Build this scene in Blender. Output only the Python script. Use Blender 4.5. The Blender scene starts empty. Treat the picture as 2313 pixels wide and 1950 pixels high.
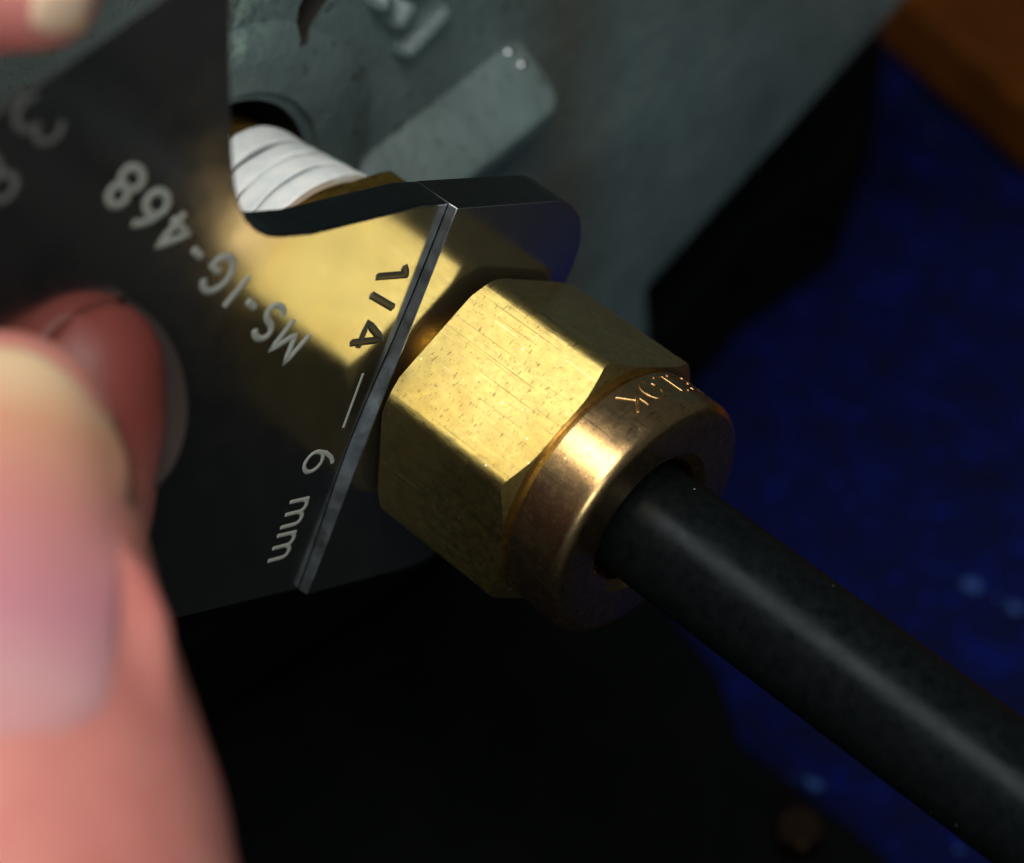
import bpy, bmesh, math, random
from mathutils import Vector, Matrix
from mathutils.bvhtree import BVHTree
from math import sin, cos, pi, radians

MM = 0.001                      # everything below is written in millimetres
sc = bpy.context.scene
col = sc.collection

# ------------------------------------------------------------------ camera
CAM = Vector((56.67, -53.86, 85.06))
RIGHT = Vector((0.7063, 0.7079, 0.0)).normalized()
FWD = Vector((-0.4699, 0.4688, -0.7480)).normalized()
cam = bpy.data.cameras.new('camera'); cam_o = bpy.data.objects.new('camera', cam); col.objects.link(cam_o)
up = RIGHT.cross(FWD)
rot = Matrix((RIGHT, up, -FWD)).transposed()
cam_o.matrix_world = Matrix.Translation(CAM * MM) @ rot.to_4x4()
cam.sensor_width = 36; cam.lens = 74.297
cam.clip_start = 0.005; cam.clip_end = 5
cam.dof.use_dof = True
cam.dof.focus_distance = 0.1085
cam.dof.aperture_fstop = 30
cam.dof.aperture_blades = 0
sc.camera = cam_o

# ------------------------------------------------------------------ dim surroundings + lamps
w = bpy.data.worlds.new('World'); sc.world = w; w.use_nodes = True
w.node_tree.nodes['Background'].inputs[0].default_value = (0.62, 0.70, 0.72, 1)
w.node_tree.nodes['Background'].inputs[1].default_value = 0.07

def lamp(name, direction, dist, size, power, color, target=(2, 0, 2)):
    l = bpy.data.lights.new(name, 'AREA'); l.shape = 'RECTANGLE'; l.size = size[0] * MM; l.size_y = size[1] * MM
    l.energy = power; l.color = color
    o = bpy.data.objects.new(name, l); col.objects.link(o)
    d = Vector(direction).normalized()
    o.location = (Vector(target) + d * dist) * MM
    ax = (Vector((1, 0, 0)) - d * d.x).normalized()          # long side along the fitting
    o.matrix_world = Matrix.Translation(o.location) @ Matrix((ax, d.cross(ax), d)).transposed().to_4x4()
    return o
lamp('workshop_lamp', (0.02, -0.27, 0.92), 400, (520, 170), 2.15, (1.0, 0.97, 0.91))
lamp('fill_light', (0.80, -0.50, 0.50), 700, (260, 260), 1.05, (0.82, 0.94, 1.0))  # added fill, no visible source: lifts the faces turned towards the tube

sc.view_settings.view_transform = 'Standard'; sc.view_settings.look = 'None'
sc.view_settings.exposure = 0; sc.view_settings.gamma = 1
sc.view_settings.use_curve_mapping = False
sc.cycles.use_denoising = True
sc.cycles.max_bounces = 8

# ------------------------------------------------------------------ helpers
def tag(o, label=None, cat=None, group=None, kind=None):
    for k, v in (('label', label), ('category', cat), ('group', group), ('kind', kind)):
        if v: o[k] = v
    return o

def empty(name, loc=(0, 0, 0)):
    o = bpy.data.objects.new(name, None); col.objects.link(o)
    o.location = Vector(loc) * MM; o.empty_display_size = 0.004
    return o

def link_mesh(name, me, mat, parent=None, origin=(0, 0, 0)):
    """me in metres, world coordinates; origin in mm"""
    og = Vector(origin) * MM
    me.transform(Matrix.Translation(-og))
    o = bpy.data.objects.new(name, me); col.objects.link(o)
    me.materials.clear(); me.materials.append(mat)
    if parent:
        o.parent = parent; o.location = og - Vector(PL[parent.name])
    else:
        o.location = og
    PL[o.name] = tuple(og)
    return o
PL = {}
def root(name, loc):
    o = empty(name, loc); PL[o.name] = tuple(Vector(loc) * MM); return o

def build(name, verts, faces, mat, parent=None, origin=(0, 0, 0), smooth=40, bevel=0.0, segs=2):
    bm = bmesh.new()
    vs = [bm.verts.new(Vector(v) * MM) for v in verts]
    for f in faces:
        try: bm.faces.new([vs[i] for i in f])
        except ValueError: pass
    return from_bm(name, bm, mat, parent, origin, smooth, bevel, segs)

def from_bm(name, bm, mat, parent=None, origin=(0, 0, 0), smooth=40, bevel=0.0, segs=2):
    bmesh.ops.recalc_face_normals(bm, faces=bm.faces)
    me = bpy.data.meshes.new(name); bm.to_mesh(me); bm.free()
    if smooth:
        me.shade_smooth(); me.set_sharp_from_angle(angle=radians(smooth))
    o = link_mesh(name, me, mat, parent, origin)
    if bevel:
        m = o.modifiers.new('bevel', 'BEVEL'); m.width = bevel * MM; m.segments = segs
        m.limit_method = 'ANGLE'; m.angle_limit = radians(35)
    return o

def lathe(profile, n=96, closed=False):
    """profile [(x, r)] turned about the X axis"""
    V, F = [], []
    for (x, r) in profile:
        for k in range(n):
            a = 2 * pi * k / n; V.append((x, r * cos(a), r * sin(a)))
    m = len(profile)
    for i in range(m - 1 + (1 if closed else 0)):
        j = (i + 1) % m
        for k in range(n):
            l = (k + 1) % n
            F.append((i * n + k, i * n + l, j * n + l, j * n + k))
    if not closed:
        F.append(tuple(range(n))); F.append(tuple((m - 1) * n + k for k in range(n)))
    return V, F

def prism(poly, x0, x1, poly_back=None):
    """polygon [(y, z)] in the plane x = x1 (front), extruded back to x0"""
    pb = poly_back or poly
    n = len(poly)
    V = [(x1, y, z) for y, z in poly] + [(x0, y, z) for y, z in pb]
    F = [tuple(range(n)), tuple(range(2 * n - 1, n - 1, -1))]
    for i in range(n):
        j = (i + 1) % n
        F.append((i, i + n, j + n, j))
    return V, F

def tube(bm, pts, r, sides=7, flat=None):
    """round bead along pts (Vectors, mm)"""
    pts = [Vector(p) for p in pts]; rings = []
    n = len(pts)
    for i, p in enumerate(pts):
        t = (pts[min(i + 1, n - 1)] - pts[max(i - 1, 0)])
        t = t.normalized() if t.length > 1e-9 else Vector((1, 0, 0))
        a = t.orthogonal().normalized(); b = t.cross(a)
        rr = r[i] if isinstance(r, (list, tuple)) else r
        rings.append([bm.verts.new((p + (a * cos(2 * pi * k / sides) + b * sin(2 * pi * k / sides)) * rr) * MM) for k in range(sides)])
    # align rings against twisting
    for i in range(1, n):
        best = min(range(sides), key=lambda s: sum((rings[i][(k + s) % sides].co - rings[i - 1][k].co).length for k in range(sides)))
        rings[i] = rings[i][best:] + rings[i][:best]
        for k in range(sides):
            l = (k + 1) % sides
            bm.faces.new((rings[i - 1][k], rings[i - 1][l], rings[i][l], rings[i][k]))
    bm.faces.new(rings[0][::-1]); bm.faces.new(rings[-1])

def apply_mods(o):
    dg = bpy.context.evaluated_depsgraph_get()
    me = bpy.data.meshes.new_from_object(o.evaluated_get(dg))
    o.modifiers.clear(); old = o.data; o.data = me
    bpy.data.meshes.remove(old)

def cut(o, cutters):
    for c in cutters:
        m = o.modifiers.new('cut', 'BOOLEAN'); m.object = c; m.operation = 'DIFFERENCE'; m.solver = 'EXACT'; m.material_mode = 'TRANSFER'
    bpy.context.view_layer.update()
    apply_mods(o)
    for c in cutters:
        bpy.data.objects.remove(c, do_unlink=True)

def at(px, py, d):
    """a point seen at photo pixel (px, py) at d mm from the lens plane -> used once to lay out the finger joints"""
    f = 4773.6; dn = RIGHT.cross(FWD)
    return CAM + FWD * d + RIGHT * ((px - 1156.5) / f * d) - dn * ((py - 975) / f * d)

# ------------------------------------------------------------------ materials
def new_mat(name):
    m = bpy.data.materials.new(name); m.use_nodes = True
    nt = m.node_tree; b = nt.nodes['Principled BSDF']
    tc = nt.nodes.new('ShaderNodeTexCoord')
    sc_ = nt.nodes.new('ShaderNodeVectorMath'); sc_.operation = 'SCALE'; sc_.inputs['Scale'].default_value = 1000
    geo = nt.nodes.new('ShaderNodeNewGeometry')
    nt.links.new(geo.outputs['Position'], sc_.inputs[0])     # world position in mm: nothing here moves
    return m, nt, b, sc_.outputs[0]

def noise(nt, vec, scale, detail=4, rough=0.55, stretch=None):
    if stretch:
        mp = nt.nodes.new('ShaderNodeMapping'); mp.inputs['Scale'].default_value = stretch[0]
        mp.inputs['Rotation'].default_value = stretch[1] if len(stretch) > 1 else (0, 0, 0)
        nt.links.new(vec, mp.inputs[0]); vec = mp.outputs[0]
    n = nt.nodes.new('ShaderNodeTexNoise'); n.inputs['Scale'].default_value = scale
    n.inputs['Detail'].default_value = detail; n.inputs['Roughness'].default_value = rough
    nt.links.new(vec, n.inputs['Vector'])
    return n.outputs['Fac']

def ramp(nt, fac, stops):
    r = nt.nodes.new('ShaderNodeValToRGB'); nt.links.new(fac, r.inputs[0])
    e = r.color_ramp.elements
    e[0].position, e[0].color = stops[0][0], stops[0][1] + (1,)
    e[1].position, e[1].color = stops[-1][0], stops[-1][1] + (1,)
    for p, c in stops[1:-1]:
        x = e.new(p); x.color = c + (1,)
    return r.outputs[0]

def g3(v): return (v, v, v)

def maprange(nt, v, a, b, c, d):
    m = nt.nodes.new('ShaderNodeMapRange')
    m.inputs[1].default_value, m.inputs[2].default_value, m.inputs[3].default_value, m.inputs[4].default_value = a, b, c, d
    nt.links.new(v, m.inputs[0]); return m.outputs[0]

def mixc(nt, fac, a, b, mode='MIX'):
    m = nt.nodes.new('ShaderNodeMix'); m.data_type = 'RGBA'; m.blend_type = mode
    for s, v in ((0, fac), (6, a), (7, b)):
        if isinstance(v, (int, float)): m.inputs[s].default_value = v
        elif isinstance(v, tuple): m.inputs[s].default_value = v + (1,) if len(v) == 3 else v
        else: nt.links.new(v, m.inputs[s])
    return m.outputs[2]

def bump(nt, b, h, strength, dist, chain=None):
    n = nt.nodes.new('ShaderNodeBump'); n.inputs['Strength'].default_value = strength
    n.inputs['Distance'].default_value = dist * MM
    nt.links.new(h, n.inputs['Height'])
    if chain: nt.links.new(chain, n.inputs['Normal'])
    nt.links.new(n.outputs[0], b.inputs['Normal']); return n.outputs[0]

def scratches(nt, v, scale, thr):
    vo = nt.nodes.new('ShaderNodeTexVoronoi'); vo.feature = 'DISTANCE_TO_EDGE'; vo.inputs['Scale'].default_value = scale
    wv = nt.nodes.new('ShaderNodeTexNoise'); wv.inputs['Scale'].default_value = 0.5; nt.links.new(v, wv.inputs['Vector'])
    ad = nt.nodes.new('ShaderNodeVectorMath'); ad.operation = 'MULTIPLY_ADD'
    nt.links.new(wv.outputs['Color'], ad.inputs[0]); ad.inputs[1].default_value = (2.5, 2.5, 2.5); nt.links.new(v, ad.inputs[2])
    nt.links.new(ad.outputs[0], vo.inputs['Vector'])
    return maprange(nt, vo.outputs['Distance'], 0.0, thr, 1.0, 0.0)

def brass(name, base, tarnish, r0, r1, scratch=0.25, sstretch=((0.25, 3, 3),), coat=0.0):
    m, nt, b, v = new_mat(name)
    b.inputs['Metallic'].default_value = 1
    b.inputs['Coat Weight'].default_value = coat; b.inputs['Coat Roughness'].default_value = 0.42
    n1 = noise(nt, v, 0.20, 6, 0.6)
    n2 = noise(nt, v, 2.2, 5, 0.65)
    c = mixc(nt, maprange(nt, n1, 0.42, 0.64, 0, 0.6), base, tarnish)
    n3 = noise(nt, v, 7.0, 4, 0.7)
    c = mixc(nt, maprange(nt, n3, 0.55, 0.75, 0, 0.5), c, tuple(x * 0.5 for x in tarnish))
    for i_, (rx_, st_) in enumerate(((0.35, (0.10, 9, 9)), (-0.5, (7, 0.12, 7)), (1.1, (0.2, 8, 3)))):
        sn = noise(nt, v, 1.3, 1, 0.3, (st_, (rx_, rx_ * 0.7, rx_ * 1.3)))
        c = mixc(nt, maprange(nt, sn, (0.66, 0.655, 0.73)[i_], (0.73, 0.72, 0.80)[i_], 0, (0.7, 0.75, 0.25)[i_]), c, tuple(x * 0.45 for x in tarnish) if i_ < 2 else (0.9, 0.8, 0.55))
    pit = noise(nt, v, 3.3, 1, 0.3)
    c = mixc(nt, maprange(nt, pit, 0.77, 0.80, 0, 0.8), c, (0.95, 0.88, 0.62))
    nt.links.new(c, b.inputs['Base Color'])
    nt.links.new(maprange(nt, n2, 0.3, 0.75, r0, r1), b.inputs['Roughness'])
    s = noise(nt, v, 1.6, 6, 0.7, sstretch)
    c1 = bump(nt, b, s, scratch, 0.03)
    bump(nt, b, noise(nt, v, 6, 3, 0.6), 0.25, 0.012, c1)
    return m

M_nut = brass('brushed_brass', (0.40, 0.300, 0.072), (0.31, 0.195, 0.014), 0.31, 0.46, 0.40, ((0.25, 3, 3),), 0.9)
M_collar = brass('turned_brass', (0.62, 0.385, 0.15), (0.48, 0.26, 0.07), 0.20, 0.32, 0.15, ((4, 0.2, 0.2),), 0.6)
M_body = brass('body_brass', (0.62, 0.36, 0.08), (0.40, 0.20, 0.03), 0.25, 0.42)

m, nt, b, v = new_mat('polished_steel'); M_steel = m
b.inputs['Metallic'].default_value = 1
n1 = noise(nt, v, 0.25, 4)
nt.links.new(ramp(nt, n1, [(0.3, (0.74, 0.75, 0.74)), (0.7, (0.86, 0.85, 0.82))]), b.inputs['Base Color'])
b.inputs['Metallic'].default_value = 0.99      # thin grease film
nt.links.new(maprange(nt, noise(nt, v, 0.6, 5), 0.3, 0.7, 0.13, 0.20), b.inputs['Roughness'])
bump(nt, b, noise(nt, v, 0.15, 2), 0.2, 0.02)

m, nt, b, v = new_mat('ground_steel'); M_ground_steel = m
b.inputs['Metallic'].default_value = 1
b.inputs['Base Color'].default_value = (0.36, 0.39, 0.40, 1)
nt.links.new(maprange(nt, noise(nt, v, 1.0, 5), 0.3, 0.7, 0.28, 0.45), b.inputs['Roughness'])
bump(nt, b, noise(nt, v, 3.0, 4, 0.6, ((4, 0.6, 0.6),)), 0.5, 0.03)

m, nt, b, v = new_mat('dark_reflection_edge'); M_edge = m  # side faces: the dark surroundings they mirror are put into the colour
b.inputs['Metallic'].default_value = 1
b.inputs['Base Color'].default_value = (0.060, 0.066, 0.070, 1)
nt.links.new(maprange(nt, noise(nt, v, 1.0, 5), 0.3, 0.7, 0.25, 0.40), b.inputs['Roughness'])
bump(nt, b, noise(nt, v, 3.0, 4, 0.6, ((0.6, 3, 3),)), 0.4, 0.03)

m, nt, b, v = new_mat('engraving'); M_engrave = m
b.inputs['Base Color'].default_value = (0.40, 0.41, 0.36, 1)
b.inputs['Roughness'].default_value = 0.45
bump(nt, b, noise(nt, v, 8, 3), 0.5, 0.02)

m, nt, b, v = new_mat('dim_engraving'); M_engrave_dim = m  # duller, darker fill for the outer marking
b.inputs['Base Color'].default_value = (0.13, 0.14, 0.13, 1); b.inputs['Roughness'].default_value = 0.5

m, nt, b, v = new_mat('shaded_engraving'); M_engrave_shaded = m  # darker copy of the engraving: weaker light on these strokes put into colour
b.inputs['Base Color'].default_value = (0.05, 0.045, 0.03, 1); b.inputs['Roughness'].default_value = 0.4

m, nt, b, v = new_mat('thread_tape'); M_tape = m
c = ramp(nt, noise(nt, v, 0.9, 4), [(0.3, (0.70, 0.76, 0.78)), (0.7, (0.86, 0.87, 0.85))])
nt.links.new(c, b.inputs['Base Color']); b.inputs['Roughness'].default_value = 0.55
bump(nt, b, noise(nt, v, 1.4, 4, 0.6), 0.4, 0.06)

m, nt, b, v = new_mat('wrap_gap_shade'); M_gap_shade = m  # dark layer under the tape, carries the shade between wraps
b.inputs['Base Color'].default_value = (0.05, 0.06, 0.07, 1); b.inputs['Roughness'].default_value = 0.6

m, nt, b, v = new_mat('black_tube'); M_tube = m
c = ramp(nt, noise(nt, v, 1.4, 5, 0.7), [(0.35, (0.0022, 0.0030, 0.0034)), (0.72, (0.0050, 0.0062, 0.0064))])
sp = noise(nt, v, 1.9, 2, 0.5)
c = mixc(nt, maprange(nt, sp, 0.775, 0.80, 0, 0.6), c, (0.35, 0.38, 0.36))
nt.links.new(c, b.inputs['Base Color'])
nt.links.new(maprange(nt, noise(nt, v, 0.7, 5, 0.7), 0.3, 0.7, 0.24, 0.44), b.inputs['Roughness'])
b.inputs['Specular IOR Level'].default_value = 0.085
b.inputs['Specular Tint'].default_value = (0.8, 0.92, 1.0, 1)
bump(nt, b, noise(nt, v, 2.5, 4, 0.6), 0.12, 0.03)

m, nt, b, v = new_mat('painted_casting'); M_cast = m
n1 = noise(nt, v, 0.11, 6, 0.6); n2 = noise(nt, v, 0.9, 5, 0.65)
c = ramp(nt, n1, [(0.30, (0.085, 0.122, 0.116)), (0.52, (0.118, 0.166, 0.162)), (0.72, (0.155, 0.210, 0.198))])
c = mixc(nt, maprange(nt, n2, 0.60, 0.70, 0, 0.8), c, (0.028, 0.036, 0.034))
dk = nt.nodes.new('ShaderNodeVectorMath'); dk.operation = 'DISTANCE'; nt.links.new(v, dk.inputs[0]); dk.inputs[1].default_value = (-22, 1.5, 12.5)
mk = nt.nodes.new('ShaderNodeMath'); mk.operation = 'MULTIPLY'; nt.links.new(maprange(nt, dk.outputs['Value'], 1.5, 4.5, 1, 0), mk.inputs[0])
nt.links.new(maprange(nt, noise(nt, v, 0.7, 5, 0.7), 0.40, 0.58, 0, 0.9), mk.inputs[1])
c = mixc(nt, mk.outputs[0], c, (0.30, 0.42, 0.36))     # rubbed pale paint above the port
# rusty stain running down the recess beside the rib
sx = nt.nodes.new('ShaderNodeSeparateXYZ'); nt.links.new(v, sx.inputs[0])
dy = maprange(nt, sx.outputs[1], 23, 36, -1, 1)
ab = nt.nodes.new('ShaderNodeMath'); ab.operation = 'ABSOLUTE'; nt.links.new(dy, ab.inputs[0])
st = maprange(nt, ab.outputs[0], 0.15, 1.0, 1.0, 0.0)
ml = nt.nodes.new('ShaderNodeMath'); ml.operation = 'MULTIPLY'; nt.links.new(st, ml.inputs[0])
nt.links.new(maprange(nt, noise(nt, v, 0.16, 5), 0.30, 0.65, 0.30, 0.65), ml.inputs[1])
c = mixc(nt, ml.outputs[0], c, (0.085, 0.060, 0.026))
nt.links.new(c, b.inputs['Base Color'])
nt.links.new(maprange(nt, n2, 0.3, 0.7, 0.28, 0.5), b.inputs['Roughness'])
c1 = bump(nt, b, noise(nt, v, 0.5, 6, 0.65), 0.5, 0.5)
bump(nt, b, noise(nt, v, 2.5, 4, 0.6), 0.35, 0.08, c1)

m, nt, b, v = new_mat('bore_dark'); M_bore = m  # oily port and slot walls; recess shade is in the dark colour
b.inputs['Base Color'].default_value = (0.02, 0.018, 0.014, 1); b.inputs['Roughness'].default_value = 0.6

m, nt, b, v = new_mat('blue_cloth'); M_cloth = m
n1 = noise(nt, v, 0.22, 7, 0.7); n2 = noise(nt, v, 0.6, 2, 0.5)
c = ramp(nt, n1, [(0.34, (0.0008, 0.0024, 0.018)), (0.52, (0.0008, 0.0026, 0.034)), (0.70, (0.0010, 0.0042, 0.080))])
c = mixc(nt, maprange(nt, n2, 0.66, 0.72, 0, 0.8), c, (0.001, 0.006, 0.17))
n3 = noise(nt, v, 0.32, 1, 0.4)
c = mixc(nt, maprange(nt, n3, 0.775, 0.80, 0, 0.7), c, (0.03, 0.07, 0.22))  # pale specks paint glints into the cloth colour
nt.links.new(c, b.inputs['Base Color']); b.inputs['Roughness'].default_value = 0.95
b.inputs['Specular IOR Level'].default_value = 0.1
bump(nt, b, noise(nt, v, 0.35, 5), 0.6, 1.5)

m, nt, b, v = new_mat('dark_bench'); M_bench = m
nt.links.new(ramp(nt, noise(nt, v, 0.03, 6), [(0.3, (0.003, 0.004, 0.005)), (0.7, (0.008, 0.009, 0.009))]), b.inputs['Base Color'])
b.inputs['Roughness'].default_value = 0.7; b.inputs['Specular IOR Level'].default_value = 0.2

m, nt, b, v = new_mat('bronze'); M_bronze = m
b.inputs['Metallic'].default_value = 1; b.inputs['Base Color'].default_value = (0.030, 0.019, 0.013, 1); b.inputs['Roughness'].default_value = 0.5

m, nt, b, v = new_mat('flat_black'); M_black = m  # flat black for the pieces that stand in for shade
nt.links.new(ramp(nt, noise(nt, v, 0.2, 5), [(0.3, (0.0013, 0.0018, 0.0024)), (0.7, (0.0028, 0.0030, 0.0034))]), b.inputs['Base Color'])
b.inputs['Roughness'].default_value = 0.8; b.inputs['Specular IOR Level'].default_value = 0.04

m, nt, b, v = new_mat('brown_wood'); M_wood = m
nt.links.new(ramp(nt, noise(nt, v, 0.1, 5, 0.6, ((1, 6, 1),)), [(0.3, (0.066, 0.019, 0.0025)), (0.7, (0.120, 0.036, 0.0045))]), b.inputs['Base Color'])
b.inputs['Roughness'].default_value = 0.7; b.inputs['Specular IOR Level'].default_value = 0.08

m, nt, b, v = new_mat('skin'); M_skin = m
n1 = noise(nt, v, 0.12, 4); n2 = noise(nt, v, 0.9, 5)
c = ramp(nt, n1, [(0.3, (0.52, 0.160, 0.145)), (0.55, (0.59, 0.215, 0.185)), (0.75, (0.64, 0.285, 0.225))])
c = mixc(nt, maprange(nt, n2, 0.5, 0.75, 0, 0.35), c, (0.50, 0.14, 0.10))
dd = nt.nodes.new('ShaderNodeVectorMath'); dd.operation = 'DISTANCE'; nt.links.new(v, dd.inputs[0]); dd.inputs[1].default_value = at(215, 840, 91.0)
c = mixc(nt, maprange(nt, dd.outputs['Value'], 3.0, 8.5, 0.95, 0.0), c, (0.19, 0.036, 0.026))   # pressed fingertip: its red darkened for the shade behind the thumb
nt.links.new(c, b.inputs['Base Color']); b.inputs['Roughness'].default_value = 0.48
b.inputs['Subsurface Weight'].default_value = 0.35
b.inputs['Subsurface Radius'].default_value = (1.0, 0.35, 0.2); b.inputs['Subsurface Scale'].default_value = 0.0016
bump(nt, b, noise(nt, v, 1.8, 5, 0.6), 0.3, 0.15)

m, nt, b, v = new_mat('nail'); M_nail = m
NA_, NB_ = at(-105, 1745, 77), at(-10, 830, 81.8); na = (NB_ - NA_)
dt_ = nt.nodes.new('ShaderNodeVectorMath'); dt_.operation = 'DOT_PRODUCT'; nt.links.new(v, dt_.inputs[0]); dt_.inputs[1].default_value = na / na.length_squared
k0 = NA_.dot(na) / na.length_squared
al = maprange(nt, dt_.outputs['Value'], k0, k0 + 1, 0, 1)
wob = nt.nodes.new('ShaderNodeMath'); wob.operation = 'MULTIPLY_ADD'; nt.links.new(noise(nt, v, 0.25, 2), wob.inputs[0]); wob.inputs[1].default_value = 0.12; nt.links.new(al, wob.inputs[2])
# lunula, nail bed, paler free edge
nt.links.new(ramp(nt, wob.outputs[0], [(0.05, (0.54, 0.25, 0.25)), (0.20, (0.54, 0.285, 0.30)), (0.36, (0.51, 0.215, 0.26)), (0.62, (0.54, 0.22, 0.20)), (0.86, (0.58, 0.29, 0.18)), (1.0, (0.66, 0.47, 0.29))]), b.inputs['Base Color'])
b.inputs['Roughness'].default_value = 0.5; b.inputs['Specular IOR Level'].default_value = 0.3
b.inputs['Subsurface Weight'].default_value = 0.25
b.inputs['Subsurface Radius'].default_value = (1, 0.5, 0.4); b.inputs['Subsurface Scale'].default_value = 0.001

m, nt, b, v = new_mat('shaded_nail_edge'); M_shaded_nail = m  # nail edge darkened in colour for the shade behind the thumb
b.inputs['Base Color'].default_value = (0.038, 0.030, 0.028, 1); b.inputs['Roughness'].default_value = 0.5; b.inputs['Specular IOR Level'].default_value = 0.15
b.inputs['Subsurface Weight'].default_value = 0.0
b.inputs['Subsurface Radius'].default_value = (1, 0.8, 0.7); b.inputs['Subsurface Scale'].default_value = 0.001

# ------------------------------------------------------------------ supporting surface
GZ = -60.0
N = 90; V = []; F = []
random.seed(5)
for i in range(N + 1):
    for j in range(N + 1):
        x = -120 + 168 * i / N; y = -60 + 200 * j / N
        z = GZ + 1.3 * sin(x * 0.045 + y * 0.02) * sin(y * 0.037 - x * 0.012) + 0.5 * sin(x * 0.13 + 1) * sin(y * 0.11)
        # one soft fold running away from the casting
        t = (y - 86) - 0.35 * (x + 20); z += 2.2 * math.exp(-(t / 5.0) ** 2) * (1 if x > -60 else 0.4)
        V.append((x, y, z))
for i in range(N):
    for j in range(N):
        a = i * (N + 1) + j; F.append((a, a + 1, a + N + 2, a + N + 1))
o = build('cloth', V, F, M_cloth, origin=(-20, 40, GZ), smooth=180); tag(o, 'deep blue cloth spread on the bench beneath the casting and tube', 'cloth')
sd = o.modifiers.new('thick', 'SOLIDIFY'); sd.thickness = 0.6 * MM; sd.offset = -1
V = [(-400, -400, GZ - 2.6), (400, -400, GZ - 2.6), (400, 400, GZ - 2.6), (-400, 400, GZ - 2.6)]
o = build('bench_top', V, [(0, 1, 2, 3)], M_bench); tag(o, 'dark bench top under the cloth', None, None, 'structure')

# black mat added on the cloth, lower left, in place of hand shadow
P = [(-120, -150), (110, -150), (110, 20), (45, 22.5), (27, 23.4), (16, 24.4), (9, 24.3), (4, 24.2), (-1.5, 28.0), (-20, 33), (-24.2, 34.5), (-25.7, 20), (-29.6, -30.6), (-120, -30.6)]
V = [(x, y, GZ + 4.2) for x, y in P] + [(x, y, GZ + 1.5) for x, y in P]; n = len(P)
F = [tuple(range(n)), tuple(range(2 * n - 1, n - 1, -1))] + [(i, i + n, (i + 1) % n + n, (i + 1) % n) for i in range(n)]
o = build('shade_mat', V, F, M_black, origin=(0, -50, GZ + 1.5), bevel=0.8)
tag(o, 'black mat added on the blue cloth in place of shade below the gauge and thumb', 'mat')

# ------------------------------------------------------------------ grey-green casting
cast = root('machine_casting', (-40, 10, GZ)); tag(cast, 'grey green painted metal casting with raised rib and threaded port', 'casting')
P = [(-34, 34), (112, 34), (112, -7), (71, -23), (40.3, -35.2), (41.3, -44), (20, -44), (0, -30), (-12, -22), (-34, -15)]
V, F = prism(P, -44, -22)
block = o = build('block', V, F, M_cast, cast, (-22, 10, 0), bevel=0.7, segs=3)
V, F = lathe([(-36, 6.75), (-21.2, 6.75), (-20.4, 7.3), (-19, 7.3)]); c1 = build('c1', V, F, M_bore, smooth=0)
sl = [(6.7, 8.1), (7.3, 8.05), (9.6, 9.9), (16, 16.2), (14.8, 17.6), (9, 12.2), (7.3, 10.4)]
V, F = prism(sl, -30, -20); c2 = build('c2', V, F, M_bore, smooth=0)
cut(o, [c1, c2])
o.data.shade_smooth(); o.data.set_sharp_from_angle(angle=radians(40))
# pedestal behind, standing on the bench
V, F = prism([(-10, -20), (60, -20), (64, -45.9), (-16, -45.9)], -84, -44.05)
build('pedestal', V, F, M_cast, cast, (-60, 20, GZ), bevel=1.0)
P = [(-84, -30), (-30, -30), (-26, 20), (-24.4, 46.3), (-27.6, 60.5), (-27.2, 74.5), (-33.5, 87.5), (-37, 92), (-84, 95)]
n = len(P); V = [(x, y, -46) for x, y in P] + [(x, y, GZ) for x, y in P]
F = [tuple(range(n)), tuple(range(2 * n - 1, n - 1, -1))] + [(i, i + n, (i + 1) % n + n, (i + 1) % n) for i in range(n)]
build('shade_slab', V, F, M_black, cast, (-50, 30, GZ), bevel=1.0)  # black slab added for the shadow band beside the casting
# boss face around the port (slightly proud, irregular)
V, F = [], []
nn = 64
for k in range(nn):
    a = 2 * pi * k / nn
    rr = 12.2 + 0.35 * sin(3 * a + 1) + 0.2 * sin(7 * a)
    V += [(-21.55, 7.5 * cos(a), 7.5 * sin(a)), (-21.45, 9 * cos(a), 9 * sin(a)), (-21.5, (rr - 1.0) * cos(a), (rr - 1.0) * sin(a)), (-22.2, rr * cos(a), rr * sin(a)), (-22.2, 7.5 * cos(a), 7.5 * sin(a))]
for k in range(nn):
    l = (k + 1) % nn
    for q in range(5):
        F.append((k * 5 + q, k * 5 + (q + 1) % 5, l * 5 + (q + 1) % 5, l * 5 + q))
bo = build('port_boss', V, F, M_cast, cast, (-22, 0, 0), smooth=60)
V, F = prism(sl, -30, -20); c2 = build('c2', V, F, M_bore, smooth=0)
cut(bo, [c2])
# rib: rounded bar with a lit upper side
def bar(name, y0, z0, y1, z1, hz, hx, mat, parent, xb=-22.0, n=14, endr=1.0, seg=16, power=0.75):
    bm = bmesh.new(); A = Vector((y0, z0)); B = Vector((y1, z1)); L = (B - A).length; d = (B - A) / L; nrm = Vector((-d.y, d.x))
    rings = []
    S = [0.0] + [endr * hz * (1 - cos(pi / 2 * i / 5)) for i in range(1, 6)]
    S = S + [L - s for s in reversed(S)]
    for s in S:
        e = min(s, L - s); k = 1.0 if e >= endr * hz else math.sqrt(max(0.0, 1 - (1 - e / (endr * hz)) ** 2))
        k = max(k, 0.05)
        ring = []
        for i in range(seg + 1):
            a = pi * i / seg
            q = A + d * s + nrm * (cos(a) * hz * k)
            ring.append(bm.verts.new(Vector((xb - 0.3 + (hx * k + 0.3) * (sin(a) ** power if sin(a) > 0 else 0), q.x, q.y)) * MM))
        rings.append(ring)
    for i in range(len(rings) - 1):
        for k in range(seg):
            bm.faces.new((rings[i][k], rings[i][k + 1], rings[i + 1][k + 1], rings[i + 1][k]))
    bm.faces.new(rings[0]); bm.faces.new(rings[-1][::-1])
    return from_bm(name, bm, mat, parent, (xb, y0, z0), smooth=60)
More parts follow.
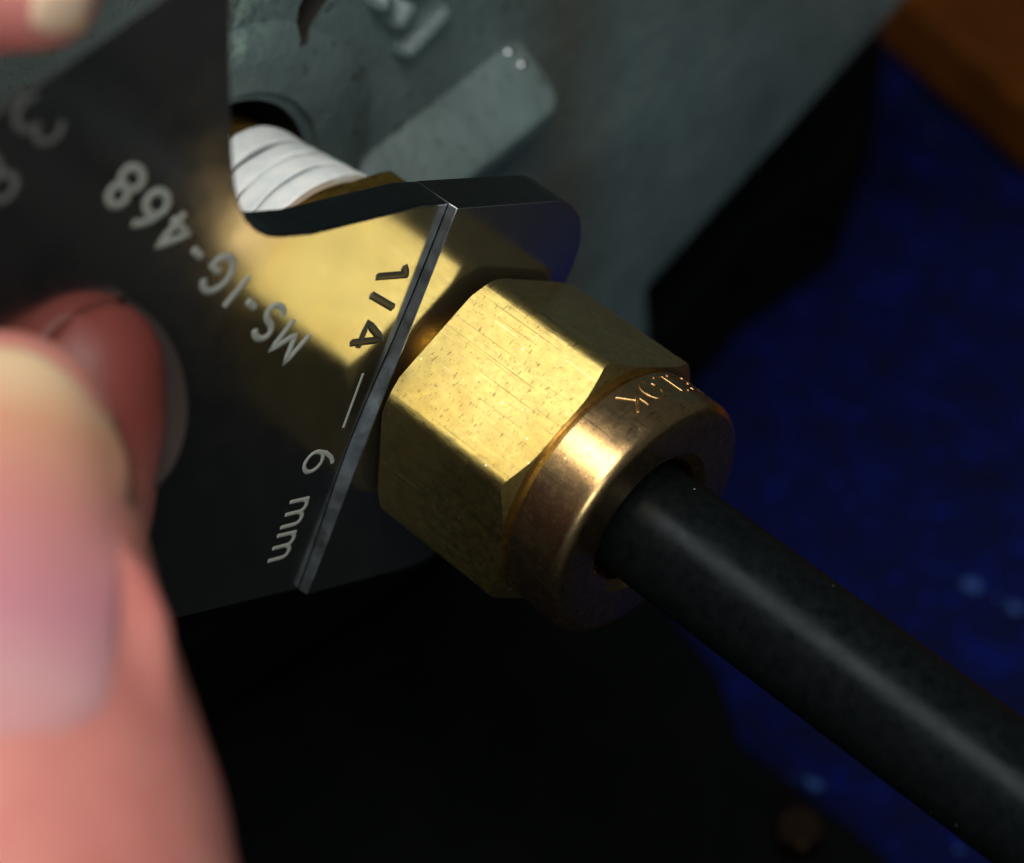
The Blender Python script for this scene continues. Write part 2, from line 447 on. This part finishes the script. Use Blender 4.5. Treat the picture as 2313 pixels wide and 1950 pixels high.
csr = [(-22.3, 0.5), (-21.5, 0.0), (-18.5, -2.1), (-17.9, -2.9), (-18.1, -4.2), (-19.4, -5.2), (-22.3, -5.4)]
V = []; F = []; ys = [2, 6, 10, 14, 18, 22, 24.4, 25.4, 25.9]; kk = [1, 1, 1, 1, 1, 1, 1, 0.86, 0.55]; n = len(csr)
for y, k_ in zip(ys, kk):
    zb = -3.1 + 0.13 * (y - 16) + 0.06 * sin(y * 1.7)
    for (x, z) in csr: V.append((-22.3 + (x + 22.3) * k_, y, zb - 2.5 + (z + 2.5) * k_))
for i in range(len(ys) - 1):
    for k in range(n):
        l = (k + 1) % n; F.append((i * n + k, i * n + l, (i + 1) * n + l, (i + 1) * n + k))
F += [tuple(range(n)), tuple((len(ys) - 1) * n + k for k in range(n))]
rib = build('rib', V, F, M_cast, cast, (-22, 15, -5), smooth=35, bevel=0.6, segs=3)
# raised cast characters
for (a, b_) in (((14.2, 3.2), (18.6, 5.0)), ((13.6, 5.6), (15.6, 7.0)), ((14.6, 7.6), (18.0, 9.2)), ((12.6, 7.4), (13.6, 8.6))):
    bar('raised_character', a[0], a[1], b_[0], b_[1], 0.74, 1.4, M_cast, block, seg=8)
# two polished beads added as glints at the end of the rib
m, nt, b, v = new_mat('glint_metal'); M_glint = m
b.inputs['Metallic'].default_value = 1; b.inputs['Base Color'].default_value = (0.8, 0.82, 0.85, 1); b.inputs['Roughness'].default_value = 0.25

bpy.context.view_layer.update()
for (px, py, r_) in ((1150, 118, 0.42), (1180, 146, 0.40)):
    hit = None
    for ob in [c_ for c_ in cast.children if c_.name.startswith('rib')]:
        q = at(px, py, 60); d = (q - CAM).normalized(); h = ob.ray_cast(CAM * MM - ob.location - cast.location, d)
        if h[0]: hit = (h[1] + ob.location + cast.location) / MM
    hit = hit or at(px, py, 139)
    bm = bmesh.new(); bmesh.ops.create_icosphere(bm, subdivisions=2, radius=r_ * MM, matrix=Matrix.Translation(hit * MM) @ Matrix.Diagonal((0.7, 1.15, 0.8, 1)))
    from_bm('glint_bead', bm, M_glint, rib, tuple(hit), smooth=180)

# ------------------------------------------------------------------ brass fitting body with taped thread
fit = root('pipe_fitting', (-21, 0, 0)); tag(fit, 'brass pipe fitting with white taped thread screwed into the casting', 'pipe fitting')
prof = [(-30, 5.0)]
x = -23.4
while x < -12.6:
    r = 5.22 + 0.085 * (x + 22)
    prof += [(x, r - 0.35), (x + 0.45, r + 0.1), (x + 0.55, r + 0.1)]; x += 1.0
prof += [(-12.4, 5.7), (-12.3, 5.7)]
V, F = lathe(prof); thread = build('thread', V, F, M_body, fit, (-21, 0, 0), smooth=25)

def hexprism(x0, x1, af2, rcorner, face_r, phi, slope=0.577, n=20, front_r=None, nick=0.0, nx=14):
    V = []; F = []; cols = 0; rng = random.Random(4); front_r = front_r or face_r; m = nx + 6
    rho = (af2 / cos(pi / 6) - rcorner) / (1 / cos(pi / 6) - 1)          # corner radius that gives the corner distance
    cc = (af2 - rho) / cos(pi / 6); dt = math.atan2(rho * 0.5, cc + rho * cos(pi / 6))
    fr = [dt * i / 5 for i in range(5)] + [dt + (radians(60) - 2 * dt) * i / n for i in range(n + 1)] + [radians(60) - dt * (4 - i) / 5 for i in range(4)]
    for s in range(6):
        for k in fr:
            th = radians(60) * s + k
            loc = k - radians(30); dl = radians(30) - abs(loc)
            rh = af2 / cos(loc) if dl > dt else cc * cos(dl) + math.sqrt(max(0, rho ** 2 - (cc * sin(dl)) ** 2))
            a = th + phi; e = max(0.03, (rh - face_r) * slope); e1 = max(0.03, (rh - front_r) * slope)
            rf = min(face_r, rh - 0.03); rf1 = min(front_r, rh - 0.03)
            pts = [(x0, rf * 0.55), (x0, rf)]
            for q in range(nx + 1):
                xx = x0 + e + (x1 - e1 - x0 - e) * q / nx
                pts.append((xx, rh - (nick * max(0.0, sin(xx * 2.3 + 5 * s) * sin(xx * 5.1 + 2 * s) * 0.8 + 0.35 * (rng.random() - 0.5)) if dl < dt * 0.9 else 0)))
            pts += [(x1, rf1), (x1, rf1 * 0.55)]
            m = len(pts)
            for (xx, r) in pts: V.append((xx, r * cos(a), r * sin(a)))
            cols += 1
    for c in range(cols):
        d = (c + 1) % cols
        for q in range(m - 1):
            F.append((c * m + q, c * m + q + 1, d * m + q + 1, d * m + q))
    F.append(tuple(c * m for c in range(cols))); F.append(tuple(c * m + m - 1 for c in range(cols)))
    return V, F
V, F = hexprism(-12.3, -5.6, 6.7, 7.6, 6.5, radians(52))
build('body_hexagon', V, F, M_body, fit, (-9, 0, 0), smooth=20)
prof = [(-5.6, 4.9)]
x = -5.4
while x < -0.4:
    prof += [(x, 4.55), (x + 0.35, 4.95), (x + 0.5, 4.95)]; x += 0.9
prof += [(2.5, 4.5)]
V, F = lathe(prof); build('neck_thread', V, F, M_body, fit, (-5.6, 0, 0), smooth=25)
# tape: overlapping wraps
def wrap(x0, x1, r0, r1, lead, seed):
    random.seed(seed); V = []; F = []; n = 96
    prf = [(0.0, -0.5), (0.02, -0.06), (0.06, 0.0), (0.3, 0.02), (0.55, -0.015), (0.8, 0.01), (0.95, 0.0), (0.99, -0.05), (1.0, -0.5)]
    ph = [random.uniform(0, 6.28) for _ in range(4)]
    for k in range(n):
        a = 2 * pi * k / n
        wob = 0.07 * sin(2 * a + ph[0]) + 0.04 * sin(5 * a + ph[1]); lx = lead * sin(a - 1.1)
        for (t, dr) in prf:
            r = r0 + (r1 - r0) * t + dr + 0.04 * sin(3 * a + ph[2] + 5 * t) + 0.022 * sin(11 * a + ph[3] + 9 * t)
            V.append((x0 + (x1 - x0) * t + lx + wob, r * cos(a), r * sin(a)))
    m = len(prf)
    for k in range(n):
        l = (k + 1) % n
        for q in range(m - 1):
            F.append((k * m + q, k * m + q + 1, l * m + q + 1, l * m + q))
    return V, F
for (x0, x1, r0, r1, ld, sd) in ((-20.7, -18.62, 5.72, 5.86, 0.30, 1), (-18.44, -16.90, 5.86, 6.02, 0.33, 2), (-16.72, -15.2, 6.02, 6.18, 0.36, 3), (-15.02, -13.5, 6.18, 6.36, 0.32, 4)):
    V, F = wrap(x0, x1, r0, r1, ld, sd)
    build('tape_wrap', V, F, M_tape, thread, ((x0 + x1) / 2, 0, 0), smooth=50)
V, F = lathe([(-20.2, 5.30), (-20.1, 5.48), (-14.0, 5.98), (-13.9, 5.7)]); build('wrap_gap_shade', V, F, M_gap_shade, thread, (-17, 0, 0))  # dark sleeve showing in the gaps: their shade is its colour
# ragged loose end of the tape by the port
bm = bmesh.new(); random.seed(8)
pts = []
for k in range(9):
    a = radians(128 - k * 5.0); r = 5.95 + 0.25 * sin(k * 1.3)
    pts.append((-20.7 - 0.35 * sin(k * 0.8), r * cos(a), r * sin(a)))
tube(bm, pts, [0.12 + 0.08 * abs(sin(k * 1.9)) for k in range(9)], 6)
from_bm('tape_tail', bm, M_tape, thread, (-20.7, 0, 5))

# ------------------------------------------------------------------ nut
PHI = radians(83.265)
nut = root('hex_nut', (0, 0, 0)); tag(nut, 'large brass hexagonal nut with round collar tightened on the black tube', 'nut')
V, F = hexprism(-0.12, 8.97, 7.145, 8.12, 7.62, PHI, front_r=7.35, nick=0.022, nx=40)
build('hexagon', V, F, M_nut, nut, (0, 0, 0), smooth=20)
prof = [(8.6, 4.0), (8.6, 6.75), (9.25, 6.85), (9.4, 7.10)]
prof += [(12.05, 7.12)]
for i in range(1, 10):
    a = pi / 2 * i / 9; prof.append((12.05 + 0.75 * sin(a), 7.12 - 0.75 + 0.75 * cos(a)))
prof += [(12.76, 4.3), (12.40, 3.75), (8.7, 3.6)]
V, F = lathe(prof, 128, closed=True)
collar = build('collar', V, F, M_collar, nut, (8.9, 0, 0), smooth=32)

# stroke alphabet: unit height, polylines
def arc(cx, cy, rx, ry, a0, a1, n=12):
    return [(cx + rx * cos(radians(a0 + (a1 - a0) * i / n)), cy + ry * sin(radians(a0 + (a1 - a0) * i / n))) for i in range(n + 1)]
GL = {
 'M': (0.80, [[(0, 0), (0.04, 1), (0.38, 0.25), (0.72, 1), (0.76, 0)]]),
 'S': (0.62, [arc(0.28, 0.75, 0.26, 0.25, 40, 270) [0:] + arc(0.28, 0.25, 0.27, 0.25, 90, -150)]),
 '-': (0.45, [[(0.05, 0.48), (0.35, 0.48)]]),
 'I': (0.28, [[(0.1, 0), (0.1, 1)]]),
 'G': (0.72, [arc(0.33, 0.5, 0.33, 0.5, 45, 330, 18) + [(0.64, 0.45), (0.36, 0.45)]]),
 '4': (0.68, [[(0.48, 0), (0.48, 1), (0.0, 0.3), (0.62, 0.3)]]),
 '6': (0.64, [arc(0.28, 0.29, 0.28, 0.29, 90, 450, 20), [(0.0, 0.30), (0.08, 0.62), (0.26, 0.88), (0.42, 1.0)]]),
 '8': (0.64, [arc(0.28, 0.76, 0.23, 0.24, -90, 270, 18), arc(0.28, 0.27, 0.28, 0.26, 90, 450, 18)]),
 '1': (0.40, [[(0.0, 0.78), (0.16, 0.92), (0.2, 1.0), (0.2, 0)]]),
 '/': (0.55, [[(0.05, 0.05), (0.42, 0.95)]]),
 'm': (0.86, [[(0.02, 0.0), (0.02, 0.62)], [(0.02, 0.45)] + arc(0.2, 0.44, 0.17, 0.18, 160, 0, 8) + [(0.38, 0)], [(0.38, 0.45)] + arc(0.56, 0.44, 0.17, 0.18, 160, 0, 8) + [(0.74, 0)]]),
 ' ': (0.5, []), '3': (0.6, [arc(0.25, 0.76, 0.24, 0.24, 150, -80, 12) + arc(0.24, 0.27, 0.27, 0.27, 80, -150, 12)]),
 'W': (0.9, [[(0, 1), (0.2, 0), (0.42, 0.8), (0.64, 0), (0.84, 1)]]),
 'A': (0.72, [[(0, 0), (0.32, 1), (0.64, 0)], [(0.12, 0.36), (0.52, 0.36)]]),
 'E': (0.58, [[(0.48, 1), (0, 1), (0, 0), (0.48, 0)], [(0, 0.52), (0.4, 0.52)]]),
 'L': (0.55, [[(0.02, 1), (0.02, 0), (0.46, 0)]]),
 'O': (0.76, [arc(0.33, 0.5, 0.33, 0.5, 0, 360, 22)]),
 'K': (0.66, [[(0.02, 0), (0.02, 1)], [(0.52, 1), (0.03, 0.42)], [(0.18, 0.56), (0.56, 0)]]),
}
def lettering(name, text, place, size, r, mat, parent, origin, gap=0.18, stretch=1.0, wear=0.0):
    bm = bmesh.new(); s = 0; rg = random.Random(3)
    for ch in text:
        wd, strokes = GL[ch]
        for st in strokes:
            P = []
            for i in range(len(st)):      # densify straight runs
                P.append(st[i])
                if i + 1 < len(st):
                    d = math.hypot(st[i + 1][0] - st[i][0], st[i + 1][1] - st[i][1]); k = int(d / 0.25)
                    for q in range(1, k + 1):
                        f = q / (k + 1); P.append((st[i][0] + (st[i + 1][0] - st[i][0]) * f, st[i][1] + (st[i + 1][1] - st[i][1]) * f))
            runs = [[]]
            for q in P:                                    # worn stamping: short gaps in the strokes
                if rg.random() < wear: runs.append([])
                else: runs[-1].append(q)
            for run in runs:
                if len(run) > 1: tube(bm, [place(s + px * stretch * size, py * size) for px, py in run], r, 8)
        s += (wd + gap) * stretch * size
    return from_bm(name, bm, mat, parent, origin, smooth=60)

def on_collar(a0):
    def f(s, t):
        a = radians(a0) + s / 7.08; return (9.75 + t, 7.09 * cos(a), 7.09 * sin(a))
    return f
lettering('stamped_lettering', 'SWAGELOK', on_collar(-2), 1.45, 0.075, M_collar, collar, (10, 0, 7), gap=0.22, stretch=1.1, wear=0.14)

# ------------------------------------------------------------------ black tube
tb = []; 
for i in range(60):
    x = 6 + i * 2.2
    k = max(0, x - 14)
    tb.append((x, 0.002 * k * k, -0.003 * k * k))
bm = bmesh.new(); rings = []; n = 48
for (x, y, z) in tb:
    rings.append([bm.verts.new(Vector((x, y + 3.24 * cos(2 * pi * k / n), z + 3.24 * sin(2 * pi * k / n))) * MM) for k in range(n)])
for i in range(len(rings) - 1):
    for k in range(n):
        l = (k + 1) % n; bm.faces.new((rings[i][k], rings[i][l], rings[i + 1][l], rings[i + 1][k]))
bm.faces.new(rings[0]); bm.faces.new(rings[-1])
o = from_bm('tube', bm, M_tube, None, (12, 0, 0)); tag(o, 'matte black tube running out of the brass nut to the lower right', 'tube')

# ------------------------------------------------------------------ gap gauge
gg = root('gap_gauge', (-2.5, -14, -7)); tag(gg, 'polished steel gap gauge held between nut and fitting body, marked 1/4 and 6 mm', 'gauge')
XL, XR, XB = -1.38, -0.82, -3.75
es = Vector((0.866, -0.5)); et = Vector((0.5, 0.866))
def st2(s, t): q = es * s + et * t; return (q.x, q.y)
def rnd(c, r, a0, a1, n=8): return [(c[0] + r * cos(radians(a0 + (a1 - a0) * i / n)), c[1] + r * sin(radians(a0 + (a1 - a0) * i / n))) for i in range(n + 1)]
S0 = -7.02
# raised blade with a slot round the fitting neck  (s, t) outline
outl = [(S0, 11.45)] + rnd((1.2, 7.3), 4.2, 90, 0) + [(5.4, 5.6)]
outl += [(0, 5.4)] + rnd((0, 0), 5.4, 90, 270, 20) + [(5.4, -5.6)] + rnd((1.6, -8.6), 3.9, 0, -90) + [(S0, -12.5)]
front = [st2(s, t) for s, t in outl]
# foot of the ground step, slanting out towards the middle
def foot(t):
    u = (t + 12.5) / 23.95
    return 0.04 + 0.55 * math.exp(-((t + 2.5) / 6.0) ** 2) + 0.10 * max(0, 1 - u * 2)
nst = 24
edge_t = [-12.5 + 23.95 * i / nst for i in range(nst + 1)]
top_edge = [(S0, t) for t in edge_t]
front = [st2(s, t) for s, t in outl[:-1][1:]] + [st2(s, t) for s, t in top_edge]
back = [st2(s, t) for s, t in outl[:-1][1:]] + [st2(S0 - foot(t), t) for t in edge_t]
n = len(front); nb = len(outl) - 2
V = [(XR, y, z) for y, z in front] + [(XL, y, z) for y, z in back] + [(XB, y, z) for y, z in back]
bm = bmesh.new(); vs = [bm.verts.new(Vector(v_) * MM) for v_ in V]
bm.faces.new(vs[:n]); bm.faces.new(vs[2 * n:][::-1])
step_faces = []
for i in range(n):
    j = (i + 1) % n
    f1 = bm.faces.new((vs[i], vs[i + n], vs[j + n], vs[j])); bm.faces.new((vs[i + n], vs[i + 2 * n], vs[j + 2 * n], vs[j + n]))
    if i >= nb and i < n - 1: step_faces.append(f1)
sid = []
for f in bm.faces: f.material_index = 0
for f in bm.faces:
    if abs(f.normal.x) < 0.9: pass
bm.faces.ensure_lookup_table(); bm.normal_update()
for f in step_faces: f.material_index = 1
bmesh.ops.recalc_face_normals(bm, faces=bm.faces)
me = bpy.data.meshes.new('raised_blade'); bm.to_mesh(me); bm.free()
mi = [p.material_index for p in me.polygons]
me.shade_smooth(); me.set_sharp_from_angle(angle=radians(25))
o = link_mesh('raised_blade', me, M_steel, gg, (-2, -2, 0)); me.materials.append(M_ground_steel); me.materials.append(M_edge)
for p, k in zip(me.polygons, mi): p.material_index = k
for p in me.polygons:
    if abs(p.normal.x) < 0.5 and p.material_index == 0: p.material_index = 2
bv = o.modifiers.new('bevel', 'BEVEL'); bv.width = 0.05 * MM; bv.segments = 2; bv.limit_method = 'ANGLE'; bv.angle_limit = radians(30)
# main plate
pe = [st2(S0 - foot(t) , t) for t in edge_t]
pe = [st2(S0 - foot(t) - 0.004, t) for t in edge_t]      # bottom -> top along the step
main = pe + [st2(S0 - 2.0, 11.45), (-9.15, 17.2), (-11.0, 18.25)]
main += [(-11.68, 18.75), (-12.3, 19.5), (-12.75, 20.4), (-13.03, 21.5), (-13.12, 22.8), (-13.05, 24.5), (-12.75, 27.5), (-12.0, 33.2), (-12.6, 34.1), (-13.6, 34.3)]
main += [(-15.9, 34.0), (-23.35, 33.0), (-29.5, 32.2), (-31.5, 30.6), (-35.6, 9.2), (-34.6, 7.0), (-29.3, 3.3), (-20.1, -2.6)]
V, F = prism(main, XB, XL, [(y, z - 2.3 if z > 30 else z) for y, z in main])      # upper edge ground back to a bevel
plate = o = build('plate', V, F, M_steel, gg, (-2.5, -20, 12), smooth=25, bevel=0.12, segs=3)
o.data.materials.append(M_edge)
for p in o.data.polygons:
    if abs(p.normal.x) < 0.5: p.material_index = 1
def on_plate(oy, oz, d, x=XL, dep=0.23):
    d = Vector(d).normalized(); u = Vector((-d.y, d.x))
    return lambda s, t: (x - dep, oy + d.x * s + u.x * t, oz + d.y * s + u.y * t)
d14 = (-0.52, -0.855)
lettering('size_marking', '1/4', on_plate(-5.15, 12.15, d14), 2.35, 0.335, M_engrave_shaded, plate, (XL, -5, 10), gap=0.2)
lettering('size_marking', '6 mm', on_plate(-10.75, 2.75, (-0.50, -0.866)), 2.25, 0.285, M_engrave, plate, (XL, -11, 0), gap=0.10)
lettering('part_number', 'MS-IG-468', on_plate(-9.9, 10.9, (-7.7, 15.2)), 1.85, 0.31, M_engrave, plate, (XL, -14, 17), gap=0.28, stretch=1.32)
bm = bmesh.new(); tube(bm, [(XL - 0.16, -6.75 - 1.6 * k / 6, 5.75 - 2.9 * k / 6) for k in range(7)], 0.20, 8)
from_bm('tick_mark', bm, M_engrave, plate, (XL, -7.5, 4.3), smooth=60)
lettering('size_marking', '38', on_plate(-22.0, 33.0, (-0.86, -0.5)), 2.6, 0.30, M_engrave_dim, plate, (XL, -23, 31), gap=0.5)

# ------------------------------------------------------------------ hand
hand_chains = {
 'thumb': [(at(0, 1010, 81.5), 4.6), (at(-45, 1130, 81.0), 5.9), (at(-85, 1300, 80.0), 7.1), (at(-110, 1550, 78.5), 8.4), (at(-85, 1950, 75.5), 9.7), (at(-40, 2500, 72), 10.2), (at(-300, 3100, 72), 11.5), (at(-1000, 3000, 76), 14)],
 'index': [(at(200, 830, 92.6), 3.5), (at(185, 950, 92.6), 3.8), (at(120, 1150, 92.4), 4.4), (at(0, 1450, 92.0), 5.0), (at(-200, 1950, 88), 6.5), (at(-700, 2500, 82), 9.0), (at(-1000, 3000, 76), 12)],
 'middle': [(at(80, -35, 77.0), 2.5), (at(-60, -90, 77.2), 3.4), (at(-350, -60, 78), 5.0), (at(-900, 300, 79), 7.0), (at(-1400, 1100, 82), 9), (at(-1500, 1900, 86), 12)],
 'fold': [(at(285, 1260, 77.2), 0.6), (at(312, 1340, 76.4), 0.9), (at(325, 1420, 75.9), 1.1), (at(335, 1600, 74.6), 1.2), (at(280, 1730, 72.6), 1.2), (at(120, 1790, 70.4), 1.2), (at(-120, 1810, 69.5), 1.2), (at(-380, 1770, 70.5), 1.2)],
 'palm': [(at(-1500, 1900, 86), 13), (at(-1300, 2600, 80), 15), (at(-1000, 3000, 76), 15)],
}
bm = bmesh.new()
def ball(p, r):
    bmesh.ops.create_icosphere(bm, subdivisions=3, radius=r * MM, matrix=Matrix.Translation(p * MM))
for ch in hand_chains.values():
    for (p0, r0), (p1, r1) in zip(ch, ch[1:]):
        k = max(2, int((p1 - p0).length / (0.22 * min(r0, r1))))
        for i in range(k + 1):
            f = i / k; ball(p0.lerp(p1, f), r0 + (r1 - r0) * f)
me = bpy.data.meshes.new('hand'); bm.to_mesh(me); bm.free()
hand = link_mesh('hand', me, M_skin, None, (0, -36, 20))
md = hand.modifiers.new('remesh', 'REMESH'); md.mode = 'VOXEL'; md.voxel_size = 0.55 * MM
ms = hand.modifiers.new('smooth', 'SMOOTH'); ms.factor = 0.5; ms.iterations = 8
bpy.context.view_layer.update(); apply_mods(hand)
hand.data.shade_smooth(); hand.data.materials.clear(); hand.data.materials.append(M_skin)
tag(hand, 'bare hand gripping the steel gauge, thumb with short nail in front', 'hand')
# keep the flesh out of the plate: press everything that reaches through it flat against its face
og = Vector(hand.location)
idx = [(a_.lerp(b_, f / 4), ra + (rb - ra) * f / 4) for (a_, ra), (b_, rb) in zip(hand_chains['index'], hand_chains['index'][1:4]) for f in range(5)]
for vtx in hand.data.vertices:
    p = (vtx.co + og) / MM
    inside = p.y > -35 and p.z > -3 and p.z < 34 and (p.y > -31.5 or p.z < 31)
    near = min((p - q).length - r_ for q, r_ in idx) < 1.0
    if inside and near and p.x < XL + 0.05: vtx.co.x = (XL + 0.05) * MM - og.x
    elif inside and XB < p.x < XL + 0.05 and p.x > -2.7: vtx.co.x = (XL + 0.05) * MM - og.x
    elif inside and XB - 0.05 < p.x <= -2.7: vtx.co.x = (XB - 0.05) * MM - og.x
dn = RIGHT.cross(FWD)

# thumb nail laid on the thumb
bvh = BVHTree.FromPolygons([(v_.co + og) / MM for v_ in hand.data.vertices], [p.vertices[:] for p in hand.data.polygons])
A = at(-105, 1745, 77); B = at(-10, 830, 81.8); axis = (B - A).normalized()
nv = (-FWD); nv = (nv - axis * nv.dot(axis)).normalized(); side = axis.cross(nv).normalized()
if side.dot(RIGHT) < 0: side = -side
NU, NV_ = 30, 36; V = []; F = []; L = (B - A).length
for j in range(NV_ + 1):
    t = j / NV_
    half = 7.3 - 2.0 * t
    if t > 0.72: half *= math.sqrt(max(0.0, 1 - ((t - 0.72) / 0.30) ** 2))
    if t < 0.16: half *= math.sqrt(max(0.05, 1 - ((0.16 - t) / 0.17) ** 2)) * 0.35 + 0.65
    for i in range(NU + 1):
        u = -1 + 2 * i / NU
        t2 = t - 0.055 * (1 - u * u) if t < 0.5 else t
        q = A + axis * (L * t2) + side * (u * half)
        hit = bvh.ray_cast(q + nv * 25, -nv)
        hp = hit[0] if hit[0] else q
        e = min(1.0, (1 - abs(u)) / 0.08); e2 = min(1.0, t / 0.05)
        lift = -0.25 + 0.50 * min(e, e2)
        V.append(hp + nv * lift)
for j in range(NV_):
    for i in range(NU):
        a = j * (NU + 1) + i; F.append((a, a + 1, a + NU + 2, a + NU + 1))
PLh = tuple(V[0])
nl = build('thumb_nail', V, F, M_nail, hand, tuple(A), smooth=180)
nl.modifiers.new('smooth', 'SMOOTH').iterations = 6
sd = nl.modifiers.new('thick', 'SOLIDIFY'); sd.thickness = 0.35 * MM; sd.offset = -1
tag(nl, 'pink thumb nail')
# nail of the finger that reaches over the gauge's upper edge
V = []; F = []; Nn = 18
for j in range(Nn + 1):
    for i in range(Nn + 1):
        u = -1 + 2 * i / Nn; w_ = -1 + 2 * j / Nn
        uu = u * math.sqrt(1 - w_ * w_ / 2); ww = w_ * math.sqrt(1 - u * u / 2)
        q = at(140 + 74 * uu - 20 * ww, 5 + 84 * ww, 60); dr = (q - CAM).normalized()
        h = bvh.ray_cast(CAM, dr)[0]
        if h is None: h = at(140 + 74 * uu, 5 + 84 * ww, 75)
        e = min(1.0, (1 - max(abs(u), abs(w_))) / 0.2)
        V.append(h - dr * (0.30 * e - 0.1))
for j in range(Nn):
    for i in range(Nn):
        a = j * (Nn + 1) + i; F.append((a, a + 1, a + Nn + 2, a + Nn + 1))
m2, nt2, b2, v2 = new_mat('pale_nail')
b2.inputs['Base Color'].default_value = (0.72, 0.52, 0.36, 1); b2.inputs['Roughness'].default_value = 0.3
nl2 = build('finger_nail', V, F, m2, hand, tuple(at(140, 5, 75)), smooth=180)
nl2.modifiers.new('smooth', 'SMOOTH').iterations = 4
sd = nl2.modifiers.new('thick', 'SOLIDIFY'); sd.thickness = 0.3 * MM; sd.offset = -1
tag(nl2, 'pale nail of the finger over the upper edge of the gauge')
# fingertip nail seen edge-on behind the second fingertip
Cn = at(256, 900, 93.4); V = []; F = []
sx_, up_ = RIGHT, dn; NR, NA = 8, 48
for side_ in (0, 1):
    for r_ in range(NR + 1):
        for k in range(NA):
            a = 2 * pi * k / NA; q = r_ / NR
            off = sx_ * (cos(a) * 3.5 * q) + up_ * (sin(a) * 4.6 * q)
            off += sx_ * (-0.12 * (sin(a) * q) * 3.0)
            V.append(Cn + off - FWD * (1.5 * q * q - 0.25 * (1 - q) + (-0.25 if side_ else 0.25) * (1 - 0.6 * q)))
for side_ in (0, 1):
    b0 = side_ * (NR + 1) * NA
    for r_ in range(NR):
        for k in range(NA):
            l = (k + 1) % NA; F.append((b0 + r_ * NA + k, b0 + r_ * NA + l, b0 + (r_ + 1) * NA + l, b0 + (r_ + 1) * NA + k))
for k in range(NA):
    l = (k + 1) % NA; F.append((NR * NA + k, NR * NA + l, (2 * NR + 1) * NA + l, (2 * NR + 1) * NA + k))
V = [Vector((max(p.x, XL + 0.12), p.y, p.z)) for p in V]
fn = build('finger_nail', V, F, M_shaded_nail, hand, tuple(Cn), smooth=60)
tag(fn, 'nail edge of the fingertip behind the thumb, darkened for shade')

# ------------------------------------------------------------------ blurred things further back
def ground_prism(P, z0, z1):
    n = len(P); V = [(x, y, z1) for x, y in P] + [(x, y, z0) for x, y in P]
    return V, [tuple(range(n)), tuple(range(2 * n - 1, n - 1, -1))] + [(i, i + n, (i + 1) % n + n, (i + 1) % n) for i in range(n)]
P = [(-46, 104), (-23, 98.0), (30, 84), (60, 150), (-40, 180)]
V, F = ground_prism(P, GZ + 1.2, -50)
o = build('wooden_block', V, F, M_wood, None, (-10, 140, GZ + 2), bevel=1.5, segs=3)
tag(o, 'reddish brown block on the blue cloth beyond the casting', 'block')
V, F = hexprism(0, 2.6, 1.6, 1.8, 1.62, 0.3)
V = [(13.1 + y, 20.1 + z, GZ + 4.25 + x) for x, y, z in V]
o = build('loose_nut', V, F, M_bronze, None, (13.1, 20.1, GZ + 4.25), smooth=20)
tag(o, 'small dark bronze nut lying loose on the black mat', 'nut')
